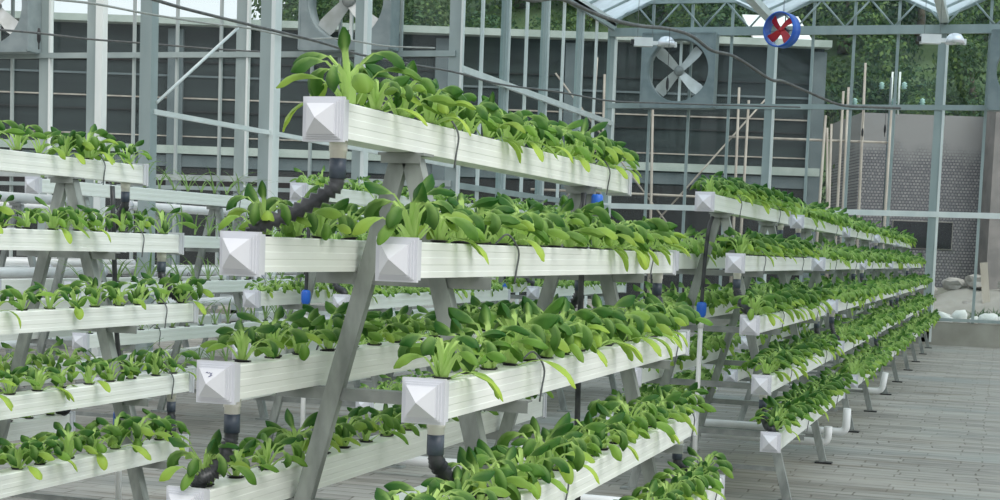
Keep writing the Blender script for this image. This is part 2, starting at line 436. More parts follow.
def hose_between(rack, a, b, sag, out, pale=False, scale=1.):
    """stub under a's trough, slate coupling, ribbed black hose down to the top of b"""
    a, b = Vector(a), Vector(b)
    st = MB().tube([a, a + Vector((0, 0, -.03)), a + Vector((0, 0, -.031)), a + Vector((0, 0, -.058))], [.0255, .0255, .023, .023], 14).build('pipe_stub', M['pipe'])
    co = MB().tube([a + Vector((0, 0, -.05)), a + Vector((0, 0, -.105))], .0235, 14).build('coupling', M['coupling'])
    p0 = a + Vector((0, 0, -.10)); mid = (p0 + b) / 2 + Vector((out * .02, 0, -sag))
    pts = curve_pts([p0, p0 + Vector(((b.x - p0.x) * .06, (b.y - p0.y) * .06, -.035)), mid, b + Vector(((p0.x - b.x) * .1, 0, .028)), b], 10)
    rr = [.0205 + (.0052 if (i % 2) else -.0058) * (1 if 8 < i < len(pts) - 3 else .2) for i in range(len(pts))]
    h = MB().tube(pts, rr, 12).build('drain_hose', M['hose_pale' if pale else 'hose'], rack)
    st.parent = h; co.parent = h
    return h

def rack(name, X, y0, label, lens=3.5, frames=(.58, 2.66), offs=None, ends=None, tiers=range(5), sides=(-1, 1), drains=(), group='A-frame growing racks',
         pipe=False, feed=None, wires=True, feet='steel'):
    """one A-frame growing rack; returns {(tier, side): (x, z, ya, yb)}"""
    root = empty(name, (X, y0 + frames[0], 0), label, 'plant rack', group)
    P = lambda x, y, z: (x - X, y - y0 - frames[0], z)      # world -> rack space
    tr = {}
    for t in tiers:
        for s in ((0,) if t == 0 else sides):
            x = X + s * TW[t]; z = TZ[t]
            ya = y0 + (offs or {}).get((t, s), 0.); yb = (ends or {}).get((t, s), y0 + lens)
            tr[(t, s)] = (x, z, ya, yb)
            lx, la, lz = P(x, ya, z); lb = yb - y0 - frames[0]
            if pipe:
                g = MB().tube([(lx, la, lz), (lx, lb, lz)], .052, 16).build('growing_pipe', M['pipe_white'], root)
                for yy, sg in ((la, -1), (lb, 1)):
                    MB().tube([(lx, yy - sg * .05, lz), (lx, yy + sg * .012, lz)], .0575, 16).build('end_cap', M['cap'], g)
            else:
                g = MB().extrude_y(TP, la, lb, lx, lz).build('planting_trough', M['pvc'], root)
                for yy, sg in ((la, -1), (lb, 1)):
                    c = bpy.data.objects.new('end_cap', CAPS[sg]); COL.objects.link(c); c.parent = g; c.location = (lx, yy, lz)
    top = max(TZ[t] for t in tiers) if 0 in tiers else TZ[min(tiers)]
    for fy in frames:
        yy = fy - frames[0]
        for s in (-1, 1):
            a = Vector((s * .020, yy, 1.845)); b = Vector((s * .520, yy, .012))
            d = (b - a).normalized(); side = Vector((s * abs(d.z), 0, s * 0 + abs(d.x)))
            m = MB(); m.beam(a, b, .056, .006, (0, 1, 0))
            n = Vector((-d.z * s, 0, d.x * s)); n = n if n.x * s > 0 else -n
            off = n * .024
            m.beam(a + off + Vector((0, .029, 0)), b + off + Vector((0, .029, 0)), .005, .05, (0, 1, 0))
            m.beam(a - off + Vector((0, .019, 0)), b - off + Vector((0, .019, 0)), .005, .03, (0, 1, 0))
            leg = m.build('leg', M['steel'], root)
            MB().box((s * .525, yy + .012, .006), (.13, .09, .012)).build('foot_plate', M['black' if (s > 0 and feet == 'black') else 'steel'], leg)
        for t in tiers:
            zb = TZ[t] - GH / 2 - .001
            if t == 0:
                m = MB(); m.box((0, yy + .012, zb - .004), (.15, .09, .008)); m.box((0, yy - .03, zb - .016), (.13, .005, .032))
                m.build('top_bracket', M['steel_dull'], root)
            else:
                w = TW[t] + .085
                m = MB(); m.box((0, yy + .032, zb - .003), (2 * w, .05, .006)); m.box((0, yy + .010, zb - .020), (2 * w, .005, .037))
                m.build('crossbar', M['steel_dull'], root)
        MB().box((0, yy + .02, .21), (.94, .02, .028)).build('crossbar', M['steel_dull'], root)
    if wires:
        for (t, s), (x, z, ya, yb) in tr.items():
            for fy in (frames[0] + .34, frames[1] + .30):
                if ya + .2 < y0 + fy < yb - .1:
                    sx = 1 if s == 0 else s
                    lx, ly, lz = P(x, y0 + fy + rnd.uniform(-.1, .1), z)
                    pts = curve_pts([(lx, ly - .05, lz + .055), (lx + sx * .03, ly - .02, lz + .085), (lx + sx * .062, ly, lz + .035), (lx + sx * .056, ly + .004, lz - .03), (lx + sx * .05, ly + .006, lz - .075)], 5)
                    MB().tube(pts, .0032, 6).build('feed_tube', M['wire'], root)
    for (ta, sa, tb, sb, end, *yo) in drains:
        xa, za, ya, yb = tr[(ta, sa)]; xb, zb, ya2, yb2 = tr[(tb, sb)]
        if end == 'near': A = P(xa, ya + .09, za - GH / 2); B = P(xb, ya2 + .06, zb + GH / 2)
        else: A = P(xa, yb - .12, za - GH / 2); B = P(xb, yb2 - .06, zb + GH / 2)
        if yo: B = P(xb, yo[0], zb + GH / 2)
        hose_between(root, A, B, .035 if abs(A[0] - B[0]) < .15 else .015, 0)
    if feed:
        fx, fy, zt = feed
        lx, ly, _ = P(X + fx, fy, 0)
        pp = MB().tube([(lx, ly, .0), (lx, ly, zt - .05)], .0165, 12); pp.tube([(lx, ly, zt - .12), (lx, ly, zt - .05)], .0195, 12)
        p = pp.build('feed_pipe', M['pipe_white'], root)
        k = MB().lathe([(.002, -.05), (.020, -.05), (.024, -.045), (.031, -.035), (.033, -.01), (.033, .03), (.028, .045), (.012, .05), (.002, .05)], (lx, ly, zt), n=16)
        k.build('hose_connector', M['blue'], p)
        MB().tube(curve_pts([(lx, ly, zt + .04), (lx + .005, ly, zt + .25), (lx * .75, ly + .02, zt + .5), (lx * .45, ly + .04, 1.835)], 8), .013, 10).build('supply_hose', M['hose'], p)
    return root, tr

SPC = .2
def spots(ya, yb, sp=SPC):
    n = int((yb - ya - .16) / sp) + 1; st = (yb - ya - (n - 1) * sp) / 2
    return [ya + st + k * sp for k in range(n)]
TN = ['top trough', 'second-tier {} trough', 'third-tier {} trough', 'fourth-tier {} trough', 'bottom {} trough']
def tname(t, s): return TN[t].format('left' if s < 0 else 'right')
def plant_row(tr, key, phrase, group, single=None, far=False, sc=(.9, 1.18), meshes=None, sp=SPC, skip=0., yrange=None):
    x, z, ya, yb = tr[key]
    ys = spots(ya, yb, sp)
    for k, y in enumerate(ys):
        if skip and rnd.random() < skip: continue
        yy = y + rnd.uniform(-.02, .02); zz = z + GH / 2
        s = rnd.uniform(*sc)
        idx = len(ys) - 1 - k if far else k
        if yrange and not (yrange[0] < yy < yrange[1]): continue
        if single is None or not single(idx, yy):
            mass_cup(x, yy, zz)
            mass_plant(x, yy, zz, s, rnd.uniform(-.6, .6) if rnd.random() < .2 else rnd.random() * 6.28)
        else:
            lab = f"pak choi, {ORD[idx]} from the {'far' if far else 'near'} end, in {phrase} {tname(*key)}"
            if idx == 0 and key == (0, 0) and not far and tr is frt: plant(x, yy, zz, 'tallest pak choi, standing first behind the end cap of the top trough', group, HANG, 1.38, PI)
            elif rnd.random() < .38 and key[1] >= 0: plant(x, yy, zz, lab, group, HANG, s, rnd.uniform(-.4, .4))
            else: plant(x, yy, zz, lab, group, meshes, s)

ALL = lambda i, y: True
# --- the near row: racks one behind another at X = -1.766
XA = -1.766
fr, frt = rack('plant_rack', XA, 3.80, 'A-frame rack of white troughs standing nearest, its square end caps facing the camera', 3.5,
    offs={(0, 0): .0, (1, 1): .045, (2, 1): -.06, (1, -1): -.07, (2, -1): .05, (3, -1): .02, (3, 1): -.5, (4, 1): -.3, (4, -1): -.3},
    ends={(0, 0): 7.12, (1, 1): 7.25, (2, 1): 7.0, (3, 1): 6.9, (4, 1): 7.05, (3, -1): 7.22, (2, -1): 7.35, (1, -1): 7.35, (4, -1): 7.2},
    drains=((0, 0, 1, -1, 'near'), (2, -1, 3, -1, 'near'), (2, 1, 3, 1, 'near', 4.06), (1, 1, 2, 1, 'far'), (1, -1, 2, -1, 'far'), (3, 1, 4, 1, 'far')),
    feed=(.06, 6.35, .30))
for key in ((0, 0), (1, 1), (1, -1), (2, 1), (2, -1), (3, 1), (3, -1)):
    plant_row(frt, key, "the nearest rack's", 'pak choi in the nearest rack', ALL, sc=(.80, 1.06) if key[1] < 0 else (.95, 1.25) if key[0] != 2 else (1.05, 1.36))
plant_row(frt, (4, 1), "the nearest rack's", 'pak choi in the nearest rack', lambda i, y: y > 5.6, far=True, sc=(.9, 1.15))
# pen squiggle on the upper face of the left third-tier end cap, and the blue joint under the far end of the top trough
tr3 = [c for c in fr.children if c.name.startswith('planting_trough') and any(abs(k.location.x + TW[2]) < 1e-3 for k in c.children)][0]
face = lambda x, z: (-TW[2] + x, frt[(2, -1)][2] - 4.38 - (.034 + .034 * (1 - z / .041)) - .0012, TZ[2] + z)
sq = [face(x, z) for x, z in ((-.013, .029), (-.009, .031), (-.006, .028), (-.001, .030), (.004, .026), (.006, .030), (.004, .022), (.000, .019), (.005, .021), (.009, .024))]
MB().tube(curve_pts(sq, 4), .0009, 5).build('pen_mark', M['ink'], tr3)
MB().lathe([(.002, -.03), (.020, -.03), (.026, -.022), (.026, .022), (.020, .03), (.002, .03)], (.085, 2.02, 1.80), n=14).build('hose_joint', M['blue'], fr)

rows = [(9.33, 'A-frame rack of white troughs second in the row along the open aisle', ((1, 1, 2, 1, 'near'), (3, 1, 4, 1, 'near'), (0, 0, 1, -1, 'far'), (2, 1, 3, 1, 'far'))),
        (13.77, 'A-frame rack of white troughs third in the row along the open aisle', ((0, 0, 1, 1, 'near'), (2, 1, 3, 1, 'near'), (1, 1, 2, 1, 'far'))),
        (18.1, 'A-frame rack of white troughs fourth in the row along the open aisle', ((1, 1, 2, 1, 'near'), (3, 1, 4, 1, 'near'), (2, 1, 3, 1, 'far'))),
        (22.6, 'A-frame rack of white troughs fifth in the row along the open aisle', ((0, 0, 1, 1, 'near'), (2, 1, 3, 1, 'near'))),
        (26.95, 'A-frame rack of white troughs last in the row, before the kerb', ((1, 1, 2, 1, 'near'),))]
for i, (y0, lab, dr) in enumerate(rows):
    r_, t_ = rack('plant_rack', XA, y0, lab, 3.5, drains=dr, offs={(2, 1): -.15, (3, 1): -.05, (4, 1): -.35} if i == 0 else ({(4, 1): .25} if i == 1 else None),
                  feed=(-.07, y0 + .42, 1.235) if i == 0 else None, wires=i < 3, feet='black')
    for key in t_:
        if i == 0:
            plant_row(t_, key, "the aisle row's second rack's", 'pak choi in the second rack by the aisle', ALL if key[1] >= 0 else None, sc=(.95, 1.25))
        else:
            plant_row(t_, key, '', '', None, sc=(1., 1.3))

# --- the row to its left at X = -4.55
XB = -4.55
b1, b1t = rack('plant_rack', XB, 4.0, 'A-frame rack of white troughs cut by the left edge, its far end showing', 3.5, frames=(.6, 2.7),
    ends={(0, 0): 7.38, (1, 1): 7.42, (2, 1): 7.36, (3, 1): 7.2, (4, 1): 6.95, (4, -1): 7.5}, drains=((1, 1, 2, 1, 'far'), (3, 1, 4, 1, 'far'), (3, -1, 4, -1, 'far'), (0, 0, 1, -1, 'far')),
    feed=(.16, 6.98, .61))
for key in ((0, 0), (1, 1), (2, 1), (3, 1), (4, 1), (4, -1)):
    plant_row(b1t, key, "the left rack's", 'pak choi in the rack at the left edge', ALL, far=True, meshes=THIN + FULL[:4], sc=(.98, 1.28), yrange=(4.9 if key[1] >= 0 else 6.2, 9))
plant_row(b1t, (3, -1), '', '', None, sc=(.8, 1.), yrange=(5.5, 9))
for y0, lab in ((9.4, 'A-frame rack of white troughs standing in the middle row behind the nearest rack'), (13.8, 'A-frame rack of white troughs farther along the middle row')):
    r_, t_ = rack('plant_rack', XB, y0, lab, 3.5, drains=((1, 1, 2, 1, 'near'),), feed=(.0, y0 + .15, 1.20), wires=False)
    for key in t_: plant_row(t_, key, '', '', None, sc=(.7, 1.0))
# --- seedling racks at X = -6.65
XC = -6.65
for k, (y0, lab) in enumerate(((9.4, 'A-frame rack of white troughs holding thin seedlings behind the left rack'), (13.6, 'A-frame rack of white troughs with seedlings farther back by the side posts'))):
    r_, t_ = rack('plant_rack', XC, y0, lab, 3.45, wires=k == 0)
    for key in t_:
        x, z, ya, yb = t_[key]
        for j, y in enumerate(spots(ya, yb, .23)):
            if k == 0 and key[1] >= 0:
                                plant(x, y, z + GH / 2, f"thin green seedling, {ORD[j]} from the near end, in the seedling rack's {tname(*key)}", 'seedlings behind the left rack', SEED, rnd.uniform(.95, 1.35), name='seedling', cat='seedling')
# --- pipe racks farther left
for X, y0, lab in ((-9.5, 10.5, 'A-frame rack of round white growing pipes standing left beyond the seedling racks'), (-9.5, 15.2, 'A-frame rack of round white pipes before the fan wall, beyond the seedling racks'),
                   (-12.3, 15.6, 'A-frame rack of round white pipes farthest left before the fan wall')):
    r_, t_ = rack('pipe_rack', X, y0, lab, 3.7, pipe=True, wires=False, group='round pipe growing racks')
    for key in t_:
        x, z, ya, yb = t_[key]
# the far plants that nobody could count
o = bpy.data.objects.new('pak_choi_rows', leaf_mesh('pak_choi_rows', np.concatenate(MASS_V).tolist(), MASS_F, np.concatenate(MASS_T).tolist(), M['leaf'])); COL.objects.link(o)
tag(o, 'dense rows of pak choi filling the troughs of the farther racks', 'plants', kind='stuff')

# white drain pipes on the floor
def pvc(name, ctrl, r, m, label, cat='pipe', group=None, n=6):
    P = [Vector(p) for p in ctrl]; pts = [P[0]]
    for a, b, c in zip(P, P[1:], P[2:]):
        d1 = (a - b).normalized() * r * 1.8; d2 = (c - b).normalized() * r * 1.8
        pts += [b + d1 * (1 - t) ** 2 + d2 * t * t for t in (0, .2, .4, .6, .8, 1)]
    pts.append(P[-1])
    o = MB().tube(pts, r, 14).build(name, m); return tag(o, label, cat, group)
pvc('floor_pipe', [(-2.9, 8.75, .10), (-1.35, 8.75, .10)], .034, M['pipe_white'], 'white floor pipe running crosswise just before the second rack')
pvc('floor_pipe', [(-2.6, 8.35, .08), (-1.30, 8.35, .08)], .036, noisy('green_pipe', (.28, .38, .33), (.36, .46, .40), 6.), 'pale green floor pipe lying across before the second rack')
pvc('floor_pipe', [(-2.7, 12.86, .16), (-1.16, 12.86, .16), (-1.16, 12.86, .36)], .033, M['pipe_white'], 'white floor pipe with a raised elbow just behind the second rack', group=None)
pvc('floor_pipe', [(-2.7, 12.2, .14), (-1.24, 12.2, .14), (-1.24, 12.2, .27)], .033, M['pipe_white'], 'white floor pipe with a short elbow under the second rack')
pvc('floor_pipe', [(-2.7, 17.35, .15), (-1.2, 17.35, .15), (-1.17, 17.35, .36)], .034, M['pipe_white'], 'white floor pipe with a raised elbow just behind the third rack')
pvc('floor_pipe', [(-4.0, 9.6, .12), (-2.95, 9.6, .12), (-2.95, 9.6, .36)], .036, M['pipe_white'], 'white pipe elbow on the floor seen under the nearest rack')

# ------------------------------------------------------------------ the greenhouse
WY, NY, XS = 31.0, 21.7, -7.95
fl = MB().add([(-20, -10, 0), (14, -10, 0), (14, 31, 0), (-20, 31, 0)], [(0, 1, 2, 3)]).build('floor', M['floor']); tag(fl, kind='structure')
wb = empty('wall_back', (-3.6, WY, 0), kind='structure')
def wpart(root, name, m, c, d):
    r = root.location; return MB().box((c[0] - r.x, c[1] - r.y, c[2] - r.z), d).build(name, m, root)
wpart(wb, 'kerb', M['concrete'], (-2.2, WY + .02, .225), (11.5, .16, .45))
COLX = [-7.95, -4.65, -1.36, 1.95]
for x in COLX:
    wpart(wb, 'post', M['post'], (x - .015, WY, 3.2), (.15, .12, 6.3))
    wpart(wb, 'post_flange', M['post_light'], (x + .085, WY - .03, 3.0), (.045, .09, 5.9))
MUL = [-7.1, -6.29, -5.47, -3.85, -3.05, -2.21, -.50, .34, 1.15]
for x in MUL: wpart(wb, 'mullion', M['post'], (x, WY - .02, 3.55), (.055, .06, 6.2))
for z, h, m in ((2.54, .11, 'post_light'), (4.60, .10, 'post'), (.5, .06, 'post')):
    wpart(wb, 'rail', M[m], (-2.9, WY - .05, z), (10.2, .07, h))
# lattice girder above the wall
wpart(wb, 'tie_beam', M['post'], (-2.9, WY - .1, 6.09), (10.2, .07, .17))
wpart(wb, 'top_chord', M['post'], (-2.9, WY - .1, 6.69), (10.2, .06, .07))
x = -7.95; k = 0
while x < 1.9:
    r = wb.location
    a = Vector((x - r.x, WY - .1 - r.y, 6.15)); b = Vector((x + .47 - r.x, WY - .1 - r.y, 6.68)); c = Vector((x + .94 - r.x, WY - .1 - r.y, 6.15))
    MB().tube([a, b], .02, 8).build('lattice_bar', M['post'], wb); MB().tube([b, c], .02, 8).build('lattice_bar', M['post'], wb)
    x += .943
# glass panes between mullions
edges = sorted(COLX + MUL)
for i in range(len(edges) - 1):
    for z0, z1 in ((.53, 2.49), (2.6, 4.55), (4.65, 6.0), (6.2, 6.72)):
        wpart(wb, 'glass_pane', M['glass'], ((edges[i] + edges[i + 1]) / 2, WY + .01, (z0 + z1) / 2), (edges[i + 1] - edges[i] - .04, .006, z1 - z0))
# gable glass above is open to the sky; ridge bars
# side wall between the two end walls
ws = empty('wall_side', (XS, 26.4, 0), kind='structure')
for y in (23.98, 26.2, 28.5): wpart(ws, 'post', M['post'], (XS - .02, y, 3.2), (.09, .16, 6.4)); wpart(ws, 'post_flange', M['post_light'], (XS + .04, y + .07, 3.2), (.03, .03, 6.4))
for y in (22.8, 25.1, 27.35, 29.7): wpart(ws, 'mullion', M['post_light'], (XS, y, 3.2), (.05, .05, 6.3))
for z, h, m in ((4.24, .10, 'post_light'), (2.5, .09, 'post'), (6.2, .14, 'post')): wpart(ws, 'rail', M[m], (XS + .05, 26.35, z), (.06, 9.2, h))
ys = [21.8, 22.8, 23.98, 25.1, 26.2, 27.35, 28.5, 29.7, 30.95]
for i in range(len(ys) - 1):
    wpart(ws, 'glass_pane', M['glass'], (XS - .02, (ys[i] + ys[i + 1]) / 2, 3.3), (.006, ys[i + 1] - ys[i] - .05, 5.6))
# nearer end wall left of the corner
wn = empty('wall_left', (-14, NY, 0), kind='structure')
wpart(wn, 'kerb', M['concrete'], (-14, NY + .02, .225), (12.2, .16, .45))
for x in (-7.95, -11.5, -15.1): wpart(wn, 'post', M['post'], (x - .02, NY, 3.3), (.19, .12, 6.6)); wpart(wn, 'post_flange', M['post_light'], (x + .09, NY - .04, 3.3), (.035, .08, 6.6))
for x in (-8.85, -9.86, -10.32, -11.9, -12.68, -13.46, -15.76, -16.6): wpart(wn, 'mullion', M['mullion'], (x, NY - .02, 3.3), (.04, .05, 6.5))
for z, h, m in ((4.45, .085, 'post'), (2.52, .09, 'mullion'), (2.36, .06, 'post'), (6.4, .15, 'post')): wpart(wn, 'rail', M[m], (-13, NY - .06, z), (10.1, .07, h))
xs = [-17.8, -16.6, -15.1, -13.46, -11.5, -9.86, -7.95]
for i in range(len(xs) - 1):
    for z0, z1 in ((.5, 2.4), (2.58, 4.39), (4.51, 6.4)):
        wpart(wn, 'glass_pane', M['glass'], ((xs[i] + xs[i + 1]) / 2, NY + .02, (z0 + z1) / 2), (xs[i + 1] - xs[i] - .05, .006, z1 - z0))
# row of posts inside with its sloping rail and brace
wm = empty('wall_middle', (XS, 14, 0), kind='structure')
for y, w in ((13.1, .125), (15.63, .155), (18.2, .14)):
    wpart(wm, 'post', M['post'], (XS - .02, y, 3.3), (w, w, 6.6))
    if y > 14: wpart(wm, 'post_flange', M['post_light'], (XS + w * .42, y - .01, 3.3), (.05, w * 1.02, 6.6))
wpart(wm, 'rail', M['post_light'], (XS + .03, 17.4, 2.78), (.045, 8.6, .05))
wpart(wm, 'post', M['post'], (-11.25, 17.2, 3.3), (.16, .14, 6.6)); wpart(wm, 'post_flange', M['post_light'], (-11.13, 17.15, 3.3), (.10, .12, 6.6))
MB().tube([(.05, -.86, 2.87), (.05, .75, 3.82)], .016, 8).build('brace', M['post_light'], wm)

# roof: valley gutters, glazed slopes, bars
rf = empty('ceiling', (0, 20, 6.2), kind='structure')
Y0R, Y1R = 6., 31.
def rpart(name, m, a, b, w, h, up=(0, 0, 1)):
    o = Vector((0, 20, 6.2)); return MB().beam(Vector(a) - o, Vector(b) - o, w, h, up).build(name, m, rf)
RX = [-7.95, -4.65, -1.36, 1.95, 5.25]
for x in RX: rpart('valley_gutter', M['post_light'], (x, Y0R, 6.28), (x, Y1R - .05, 6.28), .16, .14)
for i in range(len(RX) - 1):
    xm = (RX[i] + RX[i + 1]) / 2
    rpart('ridge_bar', M['post'], (xm, Y0R, 7.06), (xm, Y1R, 7.06), .07, .09)
    yend = Y1R if RX[i] >= -8 else NY
    for xe in (RX[i], RX[i + 1]):
        sl = Vector((xm - xe, 0, .78)); off = Vector((0, 20, 6.2))
        b = MB(); a0 = Vector((xe, 0, 6.34)); n = Vector((-sl.z, 0, sl.x)).normalized()
        q = [Vector((xe, Y0R, 6.35)), Vector((xm, Y0R, 7.1)), Vector((xm, yend, 7.1)), Vector((xe, yend, 6.35))]
        t = Vector((0, 0, .006))
        vs = [p - off for p in q] + [p + t - off for p in q]
        b.add(vs, [(0, 1, 2, 3), (7, 6, 5, 4), (0, 4, 5, 1), (1, 5, 6, 2), (2, 6, 7, 3), (3, 7, 4, 0)])
        b.build('roof_pane', M['roof_glass'], rf)
        bars = MB()
        y = yend
        while y > yend - 8.5:
            rpart('glazing_bar', M['post'], (xe, y - .02, 6.33), (xm, y - .02, 7.08), .035, .05); y -= 1.05
for y in (20.4, 12.5): rpart('cross_tie', M['post'], (-7.95, y, 6.5), (5.2, y, 6.5), .06, .1)

# ------------------------------------------------------------------ fans
def blade_mb(n, r0, r1, w, pitch, c, ax='y', bend=.3):
    out = []
    for k in range(n):
        a = PI / 4 + 2 * PI * k / n
        b = MB(); vs = []
        N = 6
        for i in range(N + 1):
            t = i / N; r = r0 + (r1 - r0) * t
            wd = w * (.55 + .45 * t) * (1 if t < .95 else .8)
            aa = a + bend * (t - .3) * .25
            for u in (-1, 1):
                tang = Vector((-math.sin(aa), 0, math.cos(aa))); rad = Vector((math.cos(aa), 0, math.sin(aa)))
                vs.append(Vector(c) + rad * r + tang * (u * wd * .5 * math.cos(pitch)) + Vector((0, u * wd * .5 * math.sin(pitch), 0)))
        nn = len(vs)
        vs += [v + Vector((0, .008, 0)) for v in vs]
        fs = []
        for i in range(N):
            fs += [(2 * i, 2 * i + 1, 2 * i + 3, 2 * i + 2), (nn + 2 * i, nn + 2 * i + 2, nn + 2 * i + 3, nn + 2 * i + 1),
                   (2 * i, 2 * i + 2, nn + 2 * i + 2, nn + 2 * i), (2 * i + 1, nn + 2 * i + 1, nn + 2 * i + 3, 2 * i + 3)]
        fs += [(0, nn, nn + 1, 1), (nn - 2, nn - 1, 2 * nn - 1, 2 * nn - 2)]
        b.add(vs, fs); out.append(b)
    return out
def exhaust_fan(x, y, z, label, half=.74, rad=.63):
    r = empty('exhaust_fan', (x, y, z - half), label, 'fan', 'exhaust fans in the end walls')
    c = (0, .1, half)
    n = 48; vs = []; b = MB()
    for d in (-.02, .02):
        for k in range(n):
            a = 2 * PI * k / n + PI / 4; ca, sa = math.cos(a), math.sin(a); s = half / max(abs(ca), abs(sa))
            vs.append((ca * rad, .05 + d, half + sa * rad)); vs.append((ca * s, .05 + d, half + sa * s))
    m2 = 2 * n; fs = []
    for k in range(n):
        i, j = 2 * k, 2 * ((k + 1) % n)
        fs += [(i, i + 1, j + 1, j), (m2 + i, m2 + j, m2 + j + 1, m2 + i + 1), (i, j, m2 + j, m2 + i), (i + 1, m2 + i + 1, m2 + j + 1, j + 1)]
    b.add(vs, fs)
    for s1, s2, L in ((1, 0, 1), (-1, 0, 1), (0, 1, 1), (0, -1, 1)):
        b.box((s1 * half, .2, half + s2 * half), (.03 if s1 else 2 * half, .36, .03 if s2 else 2 * half))
    b.build('casing', M['fan_grey'], r)
    MB().lathe([(rad, .03), (rad, .32), (rad - .012, .32), (rad - .012, .03), (rad, .03)], (0, .03, half), (0, 1, 0), 40).build('shroud', M['fan_grey'], r)
    for bl in blade_mb(4, .08, rad - .04, .29, .5, (0, .18, half)): bl.build('blade', M['blade_pale'], r)
    MB().lathe([(.001, 0), (.09, 0), (.10, .03), (.10, .12), (.001, .12)], (0, .12, half), (0, 1, 0), 20).build('hub', M['steel_dull'], r)
    MB().box((0, .3, half), (.05, .04, 2 * half - .02)).build('motor_bar', M['post_light'], r)
    return r
exhaust_fan(-6.47, WY - .45, 5.28, 'large grey exhaust fan with four pale blades behind the hanging lamp')
exhaust_fan(.28, WY - .45, 5.28, 'large grey exhaust fan cut by the right edge')
exhaust_fan(-9.62, NY - .45, 5.22, 'large grey exhaust fan behind the foremost pak choi')
exhaust_fan(-15.93, NY - .45, 5.22, 'large grey exhaust fan in the upper left corner')

def circulation_fan(loc, rz, R=.224):
    r = empty('circulation_fan', loc, 'small hanging fan with a blue ring and four red blades', 'fan', rz=rz)
    MB().lathe([(R - .012, -.09), (R, -.096), (R + .008, -.085), (R + .003, 0), (R, .085), (R + .004, .095), (R - .010, .095), (R - .018, 0), (R - .012, -.09)], (0, 0, 0), (0, 1, 0), 40).build('ring', M['blue'], r)
    for bl in blade_mb(4, .03, R - .03, .125, .45, (0, -.03, 0), bend=-.9): bl.build('blade', M['red'], r)
    h = MB().lathe([(.001, -.05), (.022, -.048), (.032, -.035), (.034, .03), (.001, .03)], (0, 0, 0), (0, 1, 0), 18).build('hub', M['red'], r)
    MB().lathe([(.001, .02), (.045, .02), (.045, .13), (.001, .13)], (0, 0, 0), (0, 1, 0), 16).build('motor', M['black'], r)
    s = MB(); s.beam((-R, .085, 0), (R, .085, 0), .012, .012); s.beam((0, .085, -R), (0, .085, R), .012, .012); s.build('support_bar', M['steel_dull'], r)
    MB().tube([(0, .03, R), (0, .03, 6.5 - loc[2])], .006, 6).build('hanger', M['steel_dull'], r)
circulation_fan((-2.95, 20.4, 4.57), -.38)

def grow_lamp(loc, label, rz):
    r = empty('grow_lamp', loc, label, 'lamp', 'white grow lamps hanging before the end wall', rz=rz)
    b = MB(); b.box((-.14, 0, 0), (.25, .11, .115)); b.box((.035, 0, -.01), (.12, .06, .05)); h = b.build('ballast_box', M['lamp_white'], r)
    MB().lathe([(.03, .10), (.075, .085), (.115, .03), (.125, -.03), (.121, -.03), (.110, .03), (.07, .08), (.03, .095)], (.17, 0, -.015), (0, 0, 1), 24).build('reflector', M['reflector'], r)
    MB().lathe([(.001, -.03), (.02, -.03), (.024, .03), (.012, .07), (.001, .07)], (.17, 0, -.02), (0, 0, 1), 14).build('bulb', M['lamp_white'], r)
    MB().box((.295, 0, -.02), (.035, .05, .07)).build('end_bracket', M['lamp_white'], r)
    MB().box((-.285, 0, .0), (.045, .06, .06)).build('plug', M['black'], r)
    for x in (-.22, -.02): MB().tube([(x, 0, .055), (x, 0, 6.46 - loc[2])], .004, 6).build('hanger', M['steel_dull'], r)
grow_lamp((-4.66, 20.4, 4.42), 'white grow lamp hanging in front of the grey exhaust fan', .3)
grow_lamp((-.92, 20.4, 4.43), 'white grow lamp hanging before the wooded hillside', .3)

# ------------------------------------------------------------------ cables (positions in metres)
def cable(ctrl, r, m, label, group='cables strung under the roof'):
    o = MB().tube(curve_pts(ctrl, 8), r, 8).build('cable', m); return tag(o, label, 'cable', group)
CABLES = [([(-4.64, 13.48, 3.98), (-4.59, 14.55, 4.03), (-4.6, 15.62, 4.22), (-4.55, 16.69, 4.25), (-4.57, 17.75, 4.32), (-4.49, 18.84, 4.41), (-4.35, 19.95, 4.53), (-4.27, 21.03, 4.59), (-4.19, 22.11, 4.54), (-4.04, 23.22, 4.59), (-3.67, 24.37, 4.39), (-3.63, 25.45, 4.48), (-3.35, 26.59, 4.43), (-2.92, 27.77, 4.33), (-2.5, 28.97, 4.41), (-2.05, 30.18, 4.51)], 0.024, 'cable', 'thick dark cable sagging down toward the red bladed fan'), ([(-5.97, 9.82, 3.29), (-6.55, 11.32, 3.46), (-6.8, 12.92, 3.57), (-6.86, 14.58, 3.64), (-7.1, 16.17, 3.72), (-7.16, 17.84, 3.82), (-7.17, 19.51, 3.92), (-7.09, 21.21, 3.95), (-6.71, 23.01, 4.03), (-6.36, 24.79, 4.08), (-5.92, 26.62, 4.23), (-5.2, 28.54, 4.39), (-3.99, 30.61, 4.56)], 0.014, 'cable', 'dark cable running from the upper left down behind the front plants'), ([(-7.23, 10.48, 3.41), (-7.44, 11.36, 3.52), (-7.56, 12.26, 3.59), (-7.68, 13.17, 3.67), (-7.85, 14.06, 3.76), (-7.89, 14.99, 3.85), (-7.76, 15.97, 3.88), (-7.71, 16.94, 4.01), (-7.54, 17.94, 4.06), (-7.27, 18.97, 4.17)], 0.010, 'cable_pale', 'thin pale cable with a blue clip in the upper left'), ([(-8.31, 11.17, 3.29), (-8.79, 12.51, 3.45), (-9.15, 13.88, 3.59), (-9.31, 15.32, 3.74), (-9.31, 16.81, 3.88), (-9.45, 18.26, 4.04)], 0.010, 'cable', 'thin grey cable crossing the left posts')]
for ctrl, r, m, lab in CABLES: cable(ctrl, r, M[m], lab)
